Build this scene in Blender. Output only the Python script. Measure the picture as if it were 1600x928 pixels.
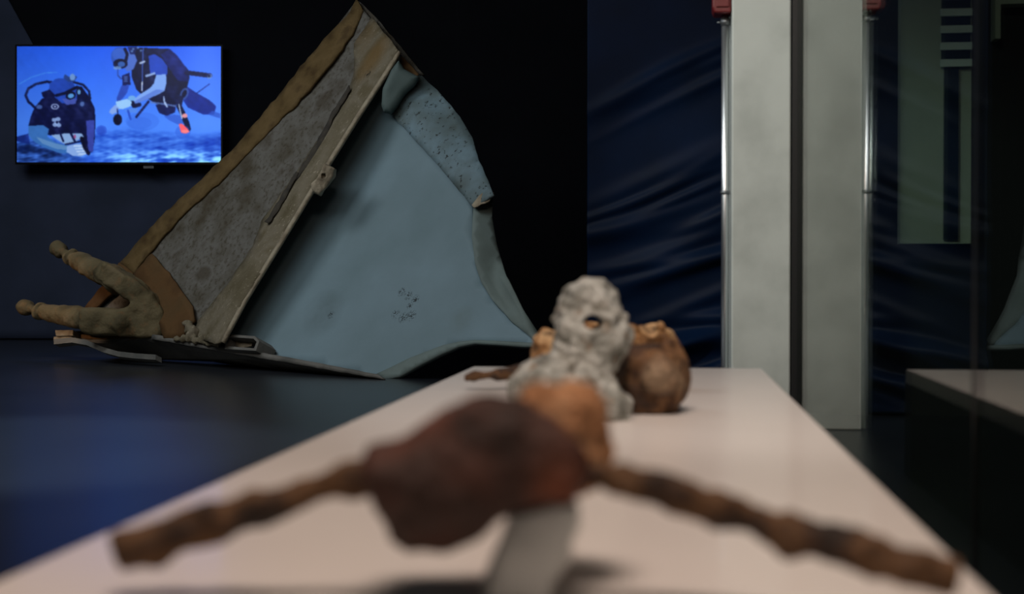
import bpy, bmesh, math, random
import numpy as np
from mathutils import Vector, Matrix
from mathutils.geometry import delaunay_2d_cdt

for o in list(bpy.data.objects):
    bpy.data.objects.remove(o)
S = bpy.context.scene
COL = S.collection

# ---------------------------------------------------------------- camera
FPX = 1600 * 50.0 / 36.0
YAW = math.atan(246 / FPX)
PITCH = math.atan(29 / FPX)
CAM = Vector((0, 0, 0.54))
f_ = Vector((-math.sin(YAW) * math.cos(PITCH), math.cos(YAW) * math.cos(PITCH), -math.sin(PITCH)))
r_ = Vector((math.cos(YAW), math.sin(YAW), 0))
u_ = r_.cross(f_)
cd = bpy.data.cameras.new('camera')
cd.lens = 50; cd.sensor_width = 36
cd.clip_start = 0.05; cd.clip_end = 100
cd.dof.use_dof = True
cd.dof.focus_distance = 8.2
cd.dof.aperture_fstop = 2.9
cam = bpy.data.objects.new('camera', cd)
COL.objects.link(cam)
cam.matrix_world = Matrix((( r_.x, u_.x, -f_.x, CAM.x), (r_.y, u_.y, -f_.y, CAM.y), (r_.z, u_.z, -f_.z, CAM.z), (0, 0, 0, 1)))
S.camera = cam

# ---------------------------------------------------------------- world, lights, exposure
w = bpy.data.worlds.new('world'); S.world = w
w.use_nodes = True
w.node_tree.nodes['Background'].inputs[0].default_value = (0.012, 0.016, 0.024, 1)
w.node_tree.nodes['Background'].inputs[1].default_value = 1.0
S.view_settings.view_transform = 'Standard'
S.view_settings.look = 'None'
S.view_settings.exposure = 0
S.view_settings.gamma = 1
S.view_settings.use_curve_mapping = False

def aim(o, tgt):
    d = Vector(tgt) - o.location
    o.rotation_euler = d.to_track_quat('-Z', 'Y').to_euler()

def spot(name, loc, tgt, power, col, angle, blend=0.6, rad=0.08):
    l = bpy.data.lights.new(name, 'SPOT')
    l.energy = power; l.color = col; l.spot_size = math.radians(angle); l.spot_blend = blend
    l.shadow_soft_size = rad
    o = bpy.data.objects.new(name, l); COL.objects.link(o)
    o.location = loc; aim(o, tgt)
    return o

def area(name, loc, tgt, power, col, sx, sy):
    l = bpy.data.lights.new(name, 'AREA')
    l.energy = power; l.color = col; l.shape = 'RECTANGLE'; l.size = sx; l.size_y = sy
    o = bpy.data.objects.new(name, l); COL.objects.link(o)
    o.location = loc; aim(o, tgt)
    return o

area('ceiling_light_near', (-0.30, 0.75, 3.2), (0.0, 1.15, 0.29), 70, (1.0, 0.79, 0.67), 1.2, 0.8)
spot('table_spot_far', (0.30, 1.0, 3.1), (0.05, 2.9, 0.29), 138, (1.0, 0.86, 0.78), 36, 0.9, 0.10)
area('left_ambient_fill', (-4.4, 6.8, 3.45), (-3.9, 9.6, 0.5), 75, (0.90, 0.95, 1.0), 2.2, 1.2)  # unseen ambient fill, added to brighten the left backdrop and the fork
area('ceiling_light_wreck', (-2.9, 4.3, 3.45), (-1.6, 8.0, 0.8), 88, (0.92, 0.97, 1.0), 3.4, 1.8)
spot('column_spot', (-1.6, 2.4, 3.3), (0.33, 5.1, 1.0), 300, (0.97, 1.0, 0.94), 26, 0.8, 0.15)
spot('floor_glow_fill', (-2.2, 4.3, 3.4), (-2.2, 4.3, 0.0), 430, (0.62, 0.80, 1.0), 40, 0.55, 0.10)  # spot added to strengthen the blue glow on the floor
spot('wreck_end_spot', (-5.6, 7.6, 1.2), (-4.1, 9.1, 0.36), 80, (1.0, 0.66, 0.44), 22, 0.6, 0.05)
l_ = bpy.data.lights.new('back_room_fill', 'POINT'); l_.energy = 1.3; l_.color = (0.90, 1.0, 0.88); l_.shadow_soft_size = 0.3  # unseen lamp added so the pale panel beyond the glass shows
o_ = bpy.data.objects.new('back_room_fill', l_); COL.objects.link(o_); o_.location = (2.2, 4.6, 2.9)

# ---------------------------------------------------------------- helpers: projection
def U(px, py, d):
    return CAM + d * (f_ + r_ * ((px - 800) / FPX) + u_ * ((464 - py) / FPX))
def ray(px, py):
    return f_ + r_ * ((px - 800) / FPX) + u_ * ((464 - py) / FPX)
def onZ(px, py, z):
    r = ray(px, py); return CAM + r * ((z - CAM.z) / r.z)
def onY(px, py, Y):
    r = ray(px, py); return CAM + r * ((Y - CAM.y) / r.y)
def depth(p):
    return (Vector(p) - CAM).dot(f_)

# ---------------------------------------------------------------- helpers: objects
def lin(c):
    return tuple(((v / 255) / 12.92 if v / 255 <= 0.04045 else ((v / 255 + 0.055) / 1.055) ** 2.4) for v in c)

def empty(name, loc, label=None, cat=None, group=None):
    o = bpy.data.objects.new(name, None); COL.objects.link(o)
    o.location = loc; o.empty_display_size = 0.05
    tag(o, label, cat, group)
    return o

def tag(o, label=None, cat=None, group=None, kind=None):
    if label: o['label'] = label
    if cat: o['category'] = cat
    if group: o['group'] = group
    if kind: o['kind'] = kind
    return o

def wloc(o):
    v = Vector((0, 0, 0))
    while o is not None:
        v += o.location; o = o.parent
    return v

def mk(name, verts, faces, mat, parent=None, smooth=False):
    """verts in world coordinates"""
    off = wloc(parent) if parent is not None else Vector((0, 0, 0))
    me = bpy.data.meshes.new(name)
    me.from_pydata([tuple(Vector(v) - off) for v in verts], [], [tuple(f) for f in faces])
    bm = bmesh.new(); bm.from_mesh(me)
    bmesh.ops.recalc_face_normals(bm, faces=bm.faces)
    bm.to_mesh(me); bm.free()
    me.materials.append(mat)
    if smooth:
        for p in me.polygons: p.use_smooth = True
    o = bpy.data.objects.new(name, me); COL.objects.link(o)
    if parent is not None: o.parent = parent
    return o

def box(name, x0, x1, y0, y1, z0, z1, mat, parent=None, bevel=0.0):
    v = [(x, y, z) for x in (x0, x1) for y in (y0, y1) for z in (z0, z1)]
    fs = [(0, 1, 3, 2), (4, 6, 7, 5), (0, 4, 5, 1), (2, 3, 7, 6), (0, 2, 6, 4), (1, 5, 7, 3)]
    o = mk(name, v, fs, mat, parent)
    if bevel:
        m = o.modifiers.new('bevel', 'BEVEL'); m.width = bevel; m.segments = 2
    return o

def prism(name, front, back, mat, parent=None, bevel=0.0):
    """front / back: matching loops of world points"""
    n = len(front)
    v = list(front) + list(back)
    fs = [tuple(range(n)), tuple(range(2 * n - 1, n - 1, -1))]
    for i in range(n):
        j = (i + 1) % n
        fs.append((i, j, n + j, n + i))
    o = mk(name, v, fs, mat, parent)
    if bevel:
        m = o.modifiers.new('bevel', 'BEVEL'); m.width = bevel; m.segments = 2; m.limit_method = 'ANGLE'
    return o

def tube(name, pts, rads, mat, parent=None, seg=16):
    vs, fs = [], []
    pts = [Vector(p) for p in pts]
    for i, p in enumerate(pts):
        t = (pts[min(i + 1, len(pts) - 1)] - pts[max(i - 1, 0)]).normalized()
        a = t.orthogonal().normalized() if abs(t.z) > 0.9 else t.cross(Vector((0, 0, 1))).normalized()
        b = t.cross(a)
        for k in range(seg):
            th = 2 * math.pi * k / seg
            vs.append(p + (a * math.cos(th) + b * math.sin(th)) * rads[i])
    for i in range(len(pts) - 1):
        for k in range(seg):
            k2 = (k + 1) % seg
            fs.append((i * seg + k, i * seg + k2, (i + 1) * seg + k2, (i + 1) * seg + k))
    fs.append(tuple(range(seg - 1, -1, -1)))
    fs.append(tuple(range((len(pts) - 1) * seg, len(pts) * seg)))
    o = mk(name, vs, fs, mat, parent)
    for p in o.data.polygons:
        if len(p.vertices) == 4: p.use_smooth = True
    return o

# ---------------------------------------------------------------- helpers: signed-distance solids
def wave(P, freq, seed, k=14):
    rg = np.random.RandomState(seed)
    out = np.zeros(P.shape[:-1])
    for i in range(k):
        d = rg.normal(size=3); d /= np.linalg.norm(d)
        fr = freq * (0.6 + 1.1 * rg.rand())
        out += np.sin(P @ (d * fr) + rg.rand() * 6.283)
    return out / math.sqrt(k)

def smin(a, b, k):
    h = np.clip(0.5 + 0.5 * (b - a) / k, 0, 1)
    return b + (a - b) * h - k * h * (1 - h)
def smax(a, b, k):
    return -smin(-a, -b, k)

def s_cone(P, a, b, ra, rb):
    a = np.array(a); b = np.array(b)
    ba = b - a
    t = np.clip(((P - a) @ ba) / (ba @ ba), 0, 1)
    return np.linalg.norm(P - a - t[..., None] * ba, axis=-1) - (ra + (rb - ra) * t)

def s_ball(P, c, r):
    """r: (along view right, up, along view) radii"""
    q = P - np.array(c)
    R = np.array([r_, u_, f_])
    L = q @ R.T / np.array(r)
    n = np.linalg.norm(L, axis=-1)
    return (n - 1) * min(r)

def s_poly(P, poly, d0, t, k=0.01):
    """rounded slab whose outline (photo pixels at distance d0) is poly, half thickness t"""
    q = P - np.array(CAM)
    x = 800 + (q @ np.array(r_)) / d0 * FPX
    y = 464 - (q @ np.array(u_)) / d0 * FPX
    z = q @ np.array(f_) - d0
    n = len(poly)
    d = np.full(x.shape, 1e18); s = np.ones(x.shape)
    for i in range(n):
        ax, ay = poly[i]; bx, by = poly[i - 1]
        ex, ey = bx - ax, by - ay
        wx, wy = x - ax, y - ay
        tt = np.clip((wx * ex + wy * ey) / (ex * ex + ey * ey), 0, 1)
        d = np.minimum(d, (wx - ex * tt) ** 2 + (wy - ey * tt) ** 2)
        c1 = y >= ay; c2 = y < by; c3 = ex * wy > ey * wx
        flip = (c1 & c2 & c3) | (~c1 & ~c2 & ~c3)
        s = np.where(flip, -s, s)
    d2 = s * np.sqrt(d) * d0 / FPX
    return smax(d2, np.abs(z) - t, k)

def solid(name, fn, lo, hi, n, mat, parent=None):
    """naive surface nets of fn(P) <= 0"""
    lo = np.array(lo, float); hi = np.array(hi, float)
    h = (hi - lo).max() / n
    N = np.ceil((hi - lo) / h).astype(int) + 1
    ax = [lo[i] + h * np.arange(N[i]) for i in range(3)]
    P = np.stack(np.meshgrid(*ax, indexing='ij'), -1)
    V = fn(P)
    V[0], V[-1] = np.maximum(V[0], h * .1), np.maximum(V[-1], h * .1)
    V[:, 0], V[:, -1] = np.maximum(V[:, 0], h * .1), np.maximum(V[:, -1], h * .1)
    V[:, :, 0], V[:, :, -1] = np.maximum(V[:, :, 0], h * .1), np.maximum(V[:, :, -1], h * .1)
    I = V < 0
    c = N - 1
    acc = np.zeros((c[0], c[1], c[2], 3)); cnt = np.zeros((c[0], c[1], c[2]))
    corners = [(i, j, k) for i in (0, 1) for j in (0, 1) for k in (0, 1)]
    def sub(A, o): return A[o[0]:o[0] + c[0], o[1]:o[1] + c[1], o[2]:o[2] + c[2]]
    for a in corners:
        for axis in range(3):
            if a[axis]: continue
            b = list(a); b[axis] = 1
            ia, ib = sub(I, a), sub(I, b)
            m = ia != ib
            va, vb = sub(V, a), sub(V, b)
            t = np.where(m, va / np.where(m, va - vb, 1), 0)
            for q in range(3):
                acc[..., q] += np.where(m, a[q] + (t if q == axis else 0), 0)
            cnt += m
    act = cnt > 0
    idx = -np.ones(act.shape, int)
    idx[act] = np.arange(act.sum())
    base = np.stack(np.nonzero(act), -1)
    verts = lo + h * (base + acc[act] / cnt[act][:, None])
    faces = []
    for axis in range(3):
        o1 = [0, 0, 0]; o1[axis] = 1
        A = I[:N[0] - o1[0], :N[1] - o1[1], :N[2] - o1[2]]
        B = I[o1[0]:, o1[1]:, o1[2]:]
        e = np.argwhere(A != B)
        p, q = (axis + 1) % 3, (axis + 2) % 3
        e = e[(e[:, p] > 0) & (e[:, q] > 0) & (e[:, p] < c[p]) & (e[:, q] < c[q])]
        def cell(dp, dq):
            z = e.copy(); z[:, p] -= dp; z[:, q] -= dq
            return idx[z[:, 0], z[:, 1], z[:, 2]]
        faces.append(np.stack([cell(0, 0), cell(1, 0), cell(1, 1), cell(0, 1)], -1))
    faces = np.concatenate(faces)
    return mk(name, [tuple(v) for v in verts], faces.tolist(), mat, parent, smooth=True)

def bounds(pts, pad):
    a = np.array([list(p) for p in pts])
    return a.min(0) - pad, a.max(0) + pad

# ---------------------------------------------------------------- helpers: materials
def mat(name, stops, scale=4.0, rough=0.7, bump=0.0, bscale=None, metal=0.0, detail=6.0, spec=0.5, coat=0.0,
        spots=None, speck=None, stretch=None, distortion=0.0):
    m = bpy.data.materials.new(name); m.use_nodes = True
    nt = m.node_tree; N = nt.nodes; L = nt.links
    b = N['Principled BSDF']
    b.inputs['Roughness'].default_value = rough
    b.inputs['Metallic'].default_value = metal
    b.inputs['Specular IOR Level'].default_value = spec
    b.inputs['Coat Weight'].default_value = coat
    b.inputs['Coat Roughness'].default_value = 0.11
    if len(stops) == 1 and not bump:
        b.inputs['Base Color'].default_value = (*lin(stops[0]), 1)
        return m
    tc = N.new('ShaderNodeTexCoord')
    src = tc.outputs['Object']
    if stretch:
        mp = N.new('ShaderNodeMapping'); mp.inputs['Scale'].default_value = stretch
        L.new(src, mp.inputs['Vector']); src = mp.outputs['Vector']
    nz = N.new('ShaderNodeTexNoise')
    nz.inputs['Scale'].default_value = scale; nz.inputs['Detail'].default_value = detail
    nz.inputs['Distortion'].default_value = distortion
    L.new(src, nz.inputs['Vector'])
    cr = N.new('ShaderNodeValToRGB')
    els = cr.color_ramp.elements
    n = len(stops)
    for i, c in enumerate(stops):
        p = 0.5 if n == 1 else 0.32 + 0.36 * i / (n - 1)
        if i < 2: e = els[i]; e.position = p
        else: e = els.new(p)
        e.color = (*lin(c), 1)
    if n == 1: els[1].color = els[0].color
    L.new(nz.outputs['Fac'], cr.inputs['Fac'])
    col = cr.outputs['Color']
    if speck:
        sc, lo, hi, c, amt = speck
        n2 = N.new('ShaderNodeTexNoise'); n2.inputs['Scale'].default_value = sc; n2.inputs['Detail'].default_value = 5
        L.new(src, n2.inputs['Vector'])
        mr = N.new('ShaderNodeMapRange'); mr.inputs['From Min'].default_value = lo; mr.inputs['From Max'].default_value = hi
        mr.inputs['To Max'].default_value = amt
        L.new(n2.outputs['Fac'], mr.inputs['Value'])
        mx = N.new('ShaderNodeMixRGB'); mx.inputs[2].default_value = (*lin(c), 1)
        L.new(mr.outputs['Result'], mx.inputs[0]); L.new(col, mx.inputs[1]); col = mx.outputs[0]
    for sp in (spots or []):
        c, rad, sc, lo, hi, colr, amt = sp
        vd = N.new('ShaderNodeVectorMath'); vd.operation = 'DISTANCE'
        L.new(tc.outputs['Object'], vd.inputs[0]); vd.inputs[1].default_value = tuple(c)
        mk_ = N.new('ShaderNodeMapRange'); mk_.inputs['From Min'].default_value = rad; mk_.inputs['From Max'].default_value = rad * 0.35
        L.new(vd.outputs['Value'], mk_.inputs['Value'])
        n2 = N.new('ShaderNodeTexNoise'); n2.inputs['Scale'].default_value = sc; n2.inputs['Detail'].default_value = 4
        L.new(tc.outputs['Object'], n2.inputs['Vector'])
        mr = N.new('ShaderNodeMapRange'); mr.inputs['From Min'].default_value = lo; mr.inputs['From Max'].default_value = hi
        mr.inputs['To Max'].default_value = amt
        L.new(n2.outputs['Fac'], mr.inputs['Value'])
        mu = N.new('ShaderNodeMath'); mu.operation = 'MULTIPLY'
        L.new(mk_.outputs['Result'], mu.inputs[0]); L.new(mr.outputs['Result'], mu.inputs[1])
        mx = N.new('ShaderNodeMixRGB'); mx.inputs[2].default_value = (*lin(colr), 1)
        L.new(mu.outputs[0], mx.inputs[0]); L.new(col, mx.inputs[1]); col = mx.outputs[0]
    L.new(col, b.inputs['Base Color'])
    if bump:
        nb = N.new('ShaderNodeTexNoise'); nb.inputs['Scale'].default_value = bscale or scale * 3; nb.inputs['Detail'].default_value = 6
        L.new(src, nb.inputs['Vector'])
        bp = N.new('ShaderNodeBump'); bp.inputs['Strength'].default_value = bump; bp.inputs['Distance'].default_value = 0.02
        L.new(nb.outputs['Fac'], bp.inputs['Height']); L.new(bp.outputs['Normal'], b.inputs['Normal'])
    return m

def glass_mat(name):
    m = bpy.data.materials.new(name); m.use_nodes = True
    nt = m.node_tree; N = nt.nodes; L = nt.links
    N.remove(N['Principled BSDF'])
    out = N['Material Output']
    g = N.new('ShaderNodeBsdfGlossy'); g.inputs['Roughness'].default_value = 0.0
    g.inputs['Color'].default_value = (1, 1, 0.99, 1)
    t = N.new('ShaderNodeBsdfTransparent'); t.inputs['Color'].default_value = (0.80, 0.86, 0.82, 1)
    lw = N.new('ShaderNodeLayerWeight'); lw.inputs['Blend'].default_value = 0.5
    p = N.new('ShaderNodeMath'); p.operation = 'POWER'; p.inputs[1].default_value = 5
    L.new(lw.outputs['Facing'], p.inputs[0])
    ma = N.new('ShaderNodeMath'); ma.operation = 'MULTIPLY_ADD'; ma.inputs[1].default_value = 0.66; ma.inputs[2].default_value = 0.022
    L.new(p.outputs[0], ma.inputs[0])
    mx = N.new('ShaderNodeMixShader')
    L.new(ma.outputs[0], mx.inputs[0]); L.new(t.outputs[0], mx.inputs[1]); L.new(g.outputs[0], mx.inputs[2])
    L.new(mx.outputs[0], out.inputs['Surface'])
    return m

M = {}
M['floor'] = mat('dark_vinyl_floor', [(22, 26, 32), (30, 34, 41)], 1.2, rough=0.29, spec=1.0)
M['wall_dark'] = mat('black_wall_paint', [(14, 16, 20), (20, 22, 26)], 2, rough=0.85)
M['ceiling'] = mat('dark_ceiling_paint', [(24, 26, 30), (30, 32, 36)], 2, rough=0.9)
M['navy'] = mat('navy_satin_cloth', [(4, 17, 36), (6, 25, 52)], 3, rough=0.5, spec=0.07)
M['navy_dull'] = mat('navy_backdrop_cloth', [(50, 58, 76), (60, 68, 90)], 2.0, rough=0.85, spec=0.2)
M['black_cloth'] = mat('black_backdrop_cloth', [(8, 10, 15), (13, 15, 21)], 2.0, rough=0.9, spec=0.15)
M['white_gloss'] = mat('glossy_white_laminate', [(226, 220, 214), (232, 226, 220)], 2, rough=0.34, spec=0.4, coat=0.22)
M['base_dark'] = mat('dark_plinth_paint', [(26, 28, 28), (32, 34, 33)], 3, rough=0.7)
M['column'] = mat('grey_white_column_paint', [(172, 176, 170), (186, 190, 184), (190, 194, 188)], 5, rough=0.75, bump=0.08, bscale=14)
M['chrome'] = mat('chrome_pipe', [(225, 228, 230)], metal=1.0, rough=0.36)
M['steel'] = mat('dull_steel', [(120, 124, 126)], metal=0.8, rough=0.4)
M['red'] = mat('red_alarm_plastic', [(98, 16, 20)], rough=0.4)
M['black_metal'] = mat('black_frame_metal', [(14, 15, 16)], rough=0.5)
M['grey_metal'] = mat('grey_frame_metal', [(88, 92, 92)], rough=0.5)
M['glass'] = glass_mat('clear_glass')
M['pale_paint'] = mat('pale_green_grey_paint', [(146, 156, 144), (156, 166, 154)], 3, rough=0.8)
M['blind'] = mat('pale_blind', [(190, 205, 205)], rough=0.6)
M['win_dark'] = mat('dark_window_glass', [(20, 30, 38)], rough=0.2)
M['bezel'] = mat('black_tv_plastic', [(5, 5, 6)], rough=0.5, spec=0.1)

# ---------------------------------------------------------------- structure
ZT = 0.29
GX = onY(1244, 500, 5.16).x                     # glass line
back_d = 12.55                                  # the backdrop stands square to the view
def back(px, py, d=back_d): return U(px, py, d)
bw0 = U(-560, 464, back_d + 0.35); bw1 = U(1500, 464, back_d + 0.35)
bn = Vector((f_.x, f_.y, 0)).normalized()
br = r_.copy()
X0, Xr, Y0, H = -9.3, 5.0, -1.6, 3.6
fl = box('floor', X0 - 0.2, Xr + 0.2, Y0 - 0.2, 16.0, -0.1, 0.0, M['floor']); tag(fl, 'dark glossy floor of the exhibition room', kind='structure')
ce = box('ceiling', X0 - 0.2, Xr + 0.2, Y0 - 0.2, 16.0, H, H + 0.1, M['ceiling']); tag(ce, 'dark ceiling above the exhibition', kind='structure')
def slab(name, p, q, z0, z1, th, m, parent=None):
    """upright slab from p to q (ground points), thickness th away from the camera"""
    a = Vector((p[0], p[1], 0)); b = Vector((q[0], q[1], 0))
    n = Vector((-(b - a).y, (b - a).x, 0)).normalized() * th
    fr = [a + Vector((0, 0, z0)), b + Vector((0, 0, z0)), b + Vector((0, 0, z1)), a + Vector((0, 0, z1))]
    return prism(name, fr, [v + n for v in fr], m, parent)
tag(slab('wall_back', bw0, bw1, 0, H, 0.15, M['wall_dark']), 'dark back wall behind the cloth backdrop', kind='structure')
tag(box('wall_left', X0 - 0.15, X0, Y0, 14.5, 0, H, M['wall_dark']), 'dark side wall on the left', kind='structure')
tag(box('wall_rear', X0, Xr, Y0 - 0.15, Y0, 0, H, M['wall_dark']), 'dark wall behind the viewer', kind='structure')
tag(box('wall_right', Xr, Xr + 0.15, Y0, 14.5, 0, H, M['wall_dark']), 'dark wall of the room beyond the glass', kind='structure')

# cloth backdrop on the back wall: three cloths
def cloth(name, P, nu, nv, disp, m, th=0.012):
    """P(s,t) -> world point, disp(s,t) -> offset towards viewer, n"""
    vs = []
    for j in range(nv + 1):
        for i in range(nu + 1):
            vs.append(P(i / nu, j / nv) + disp(i / nu, j / nv))
    fs = [(j * (nu + 1) + i, j * (nu + 1) + i + 1, (j + 1) * (nu + 1) + i + 1, (j + 1) * (nu + 1) + i) for j in range(nv) for i in range(nu)]
    o = mk(name, vs, fs, m, None, smooth=True)
    md = o.modifiers.new('thickness', 'SOLIDIFY'); md.thickness = th; md.offset = 0
    return o

def backdrop(name, pxa, pxb, seed, amp, m, dd=0.0, nf=5):
    a = back(pxa, 464, back_d - dd); b = back(pxb, 464, back_d - dd)
    rg = random.Random(seed)
    W = (b - a).length
    ws = [(rg.uniform(0.6, 1.6) * nf, rg.uniform(0, 6.28), rg.uniform(0.3, 1), rg.uniform(-1.2, 1.2)) for _ in range(6)]
    def P(s, t): 
        v = a.lerp(b, s); return Vector((v.x, v.y, 0.012 + t * 3.5))
    def D(s, t):
        v = sum(A * math.sin(k * s * W * 0.9 + ph + sk * t * 3) for k, ph, A, sk in ws) / 3
        return -bn * (amp * v)
    return cloth(name, P, 120, 40, D, m)
tag(backdrop('backdrop_cloth', -500, 352, 3, 0.02, M['navy_dull'], 0.0, 2.2), 'dull navy backdrop cloth hanging behind the television', 'curtain', 'backdrop cloths')
def vP(s_, t):
    y = 262 - 700 * t
    xl = 58 if y > 80 else 58 - (80 - y) * 0.55
    v = U(xl + (352 - xl) * s_, y, back_d - 0.08); return v
tag(cloth('backdrop_cloth', vP, 60, 60, lambda s_, t: -bn * (0.010 * math.sin(9 * s_ + 2 * t)), M['black_cloth']), 'black drape swept across behind the upper part of the television', 'curtain', 'backdrop cloths')
tag(backdrop('backdrop_cloth', 340, 722, 5, 0.02, M['black_cloth'], 0.15, 2), 'black backdrop cloth behind the top of the metal wreck', 'curtain', 'backdrop cloths')
tag(backdrop('backdrop_cloth', 712, 1400, 7, 0.02, M['black_cloth'], 0.24, 2), 'black backdrop cloth between wreck and wrinkled navy curtain', 'curtain', 'backdrop cloths')

# wrinkled navy curtain next to the column
CY = 5.72
cxa = onY(918, 464, CY).x; cxb = GX - 0.01
def cP(s, t): return Vector((cxa + (cxb - cxa) * s, CY, 0.012 + 3.2 * t))
rg = random.Random(11)
folds = []
for k in range(34):
    zc = rg.uniform(-0.05, 1.35); slope = rg.uniform(0.12, 0.5); amp = rg.uniform(0.010, 0.028) * (1.0 if zc < 0.95 else 0.45)
    wid = rg.uniform(0.016, 0.04); xc = rg.uniform(0.05, 0.7); xl = rg.uniform(0.15, 0.4)
    folds.append((zc, slope, amp, wid, xc, xl))
def cD(s, t):
    x = s * (cxb - cxa); z = 3.2 * t; d = 0
    for zc, sl, am, wd, xc, xl in folds:
        q = (z - zc - sl * (x - 0.35) - 0.03 * math.sin(3 * x + zc * 5)) / wd
        d += am * math.exp(-q * q) * math.exp(-((x - xc) / xl) ** 2)
    d += 0.012 * math.sin(5 * x + 1.2 * z) * (0.3 + t)
    return Vector((0, -d, 0))
tag(cloth('navy_curtain', cP, 110, 420, cD, M['navy']), 'wrinkled satin navy curtain hanging beside the grey column', 'curtain')
# dark partition the curtain hangs on
tag(box('wall_partition', cxa + 0.01, Xr, CY + 0.03, CY + 0.12, 0, H, M['wall_dark']), 'dark partition behind the navy curtain', kind='structure')

# column
cl = onY(1143, 464, 5.16).x; cr_ = onY(1235, 464, 5.16).x
col_o = box('column', cl, cr_, 5.16, 5.40, 0, H, M['column'], bevel=0.006)
tag(col_o, 'pale grey painted square column beside the glass wall', kind='structure')

# glass wall, posts
tag(box('window_1', GX, GX + 0.008, 2.19, 5.13, 0.02, H, M['glass']), 'clear glass pane of the partition nearest the column', kind='structure')
tag(box('window_2', GX, GX + 0.008, -1.5, 2.17, 0.02, H, M['glass']), 'clear glass pane of the partition beside the white table', kind='structure')
tag(box('trim_1', cr_ + 0.004, GX + 0.03, 5.14, 5.18, 0, H, M['black_metal']), 'black metal post between column and glass', kind='structure')
tag(box('trim_2', GX + 0.001, GX + 0.007, 2.171, 2.189, 0.02, H, M['black_metal']), 'thin dark joint between two glass panes', kind='structure')
tag(box('trim_3', GX - 0.006, GX + 0.014, -1.5, 5.13, 0, 0.02, M['black_metal']), 'black metal floor rail of the glass wall', kind='structure')

# room beyond the glass: pale window panel with blinds in the partition wall
WY = CY - 0.0
def wx(px): return onY(px, 464, WY).x
def wz(py, px=1450): return onY(px, py, WY).z
pw = box('window_3', wx(1403), wx(1512), WY - 0.05, WY + 0.02, wz(381), 3.2, M['pale_paint']); tag(pw, 'pale tall window bay with blinds seen through the glass', kind='structure')
box('reveal', wx(1469), wx(1491), WY - 0.065, WY - 0.051, wz(375), wz(110), M['win_dark'], pw)
box('pane', wx(1465), wx(1510), WY - 0.056, WY - 0.051, wz(104), 3.1, M['win_dark'], pw)
for k in range(5):
    z0 = wz(104 - k * 26)
    box('blind_slat', wx(1463), wx(1511), WY - 0.075, WY - 0.058, z0 - 0.012, z0 + 0.016, M['blind'], pw)
fr4 = box('window_4', wx(1548), wx(1556), WY - 0.06, WY + 0.02, wz(66), 3.2, M['pale_paint']); tag(fr4, 'pale frame of a dark doorway seen through the glass', kind='structure')
box('frame_head', wx(1556), wx(1700), WY - 0.06, WY + 0.02, wz(13), wz(3), M['pale_paint'], fr4)

# ---------------------------------------------------------------- display table
tL = onZ(737, 574, ZT); tR = onZ(1188, 574, ZT)
tl2 = onZ(0, 905, ZT); tr2 = onZ(1550, 928, ZT)
TX0 = (tL.x + tl2.x) / 2; TX1 = (tR.x + tr2.x) / 2; TY1 = (tL.y + tR.y) / 2
print('table', TX0, TX1, TY1, 'glass', GX, 'column', cl, cr_, 'edge', tL, tl2, tR, tr2)
T = empty('display_table', ((TX0 + TX1) / 2, 2.2, 0), 'long low glossy white display table on a dark base', 'table')
box('tabletop', TX0, TX1, 0.25, TY1, ZT - 0.038, ZT, M['white_gloss'], T, bevel=0.002)
box('base', TX0 - 0.002, TX1 + 0.002, 0.252, TY1 + 0.002, 0, ZT - 0.038, M['base_dark'], T)

# ---------------------------------------------------------------- fire alarm box and conduit on the column
ay = 5.24
az0 = onY(1128, 24, ay).z
axl = onY(1113, 0, ay).x
A = empty('alarm_box', (cl - 0.03, ay, az0), 'red alarm box fixed high on the side of the column', 'alarm')
fr = [Vector((axl + 0.006, ay - 0.055, az0)), Vector((cl - 0.001, ay - 0.055, az0)), Vector((cl - 0.001, ay - 0.055, az0 + 0.13)), Vector((axl, ay - 0.055, az0 + 0.13)), Vector((axl - 0.001, ay - 0.055, az0 + 0.02))]
prism('housing', fr, [v + Vector((0, 0.11, 0)) for v in fr], M['red'], A, bevel=0.006)
box('front_cover', axl + 0.012, cl - 0.01, ay - 0.061, ay - 0.054, az0 + 0.02, az0 + 0.12, M['red'], A, bevel=0.002)
pxm = (onY(1126, 464, ay).x + onY(1139, 464, ay).x) / 2
pr = 0.0135
Pp = empty('conduit_pipe', (pxm, ay, 0), 'chrome conduit pipe running down the column below the red box', 'pipe')
tube('tube', [(pxm, ay, 0), (pxm, ay, az0 + 0.0)], [pr, pr], M['chrome'], Pp, 24)
zc1 = onY(1130, 35, ay).z; zc2 = onY(1130, 301, ay).z
tube('collar', [(pxm, ay, zc1 - 0.012), (pxm, ay, zc1 + 0.014)], [pr + 0.004] * 2, M['steel'], Pp, 24)
tube('screw', [(pxm - 0.03, ay, zc1), (pxm - 0.012, ay, zc1)], [0.003] * 2, M['steel'], Pp, 10)
tube('clamp', [(pxm, ay, zc2 - 0.006), (pxm, ay, zc2 + 0.006)], [pr + 0.003] * 2, M['steel'], Pp, 24)
box('clamp_ear', pxm + 0.012, cl, ay - 0.008, ay + 0.008, zc2 - 0.006, zc2 + 0.006, M['steel'], Pp)

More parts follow.
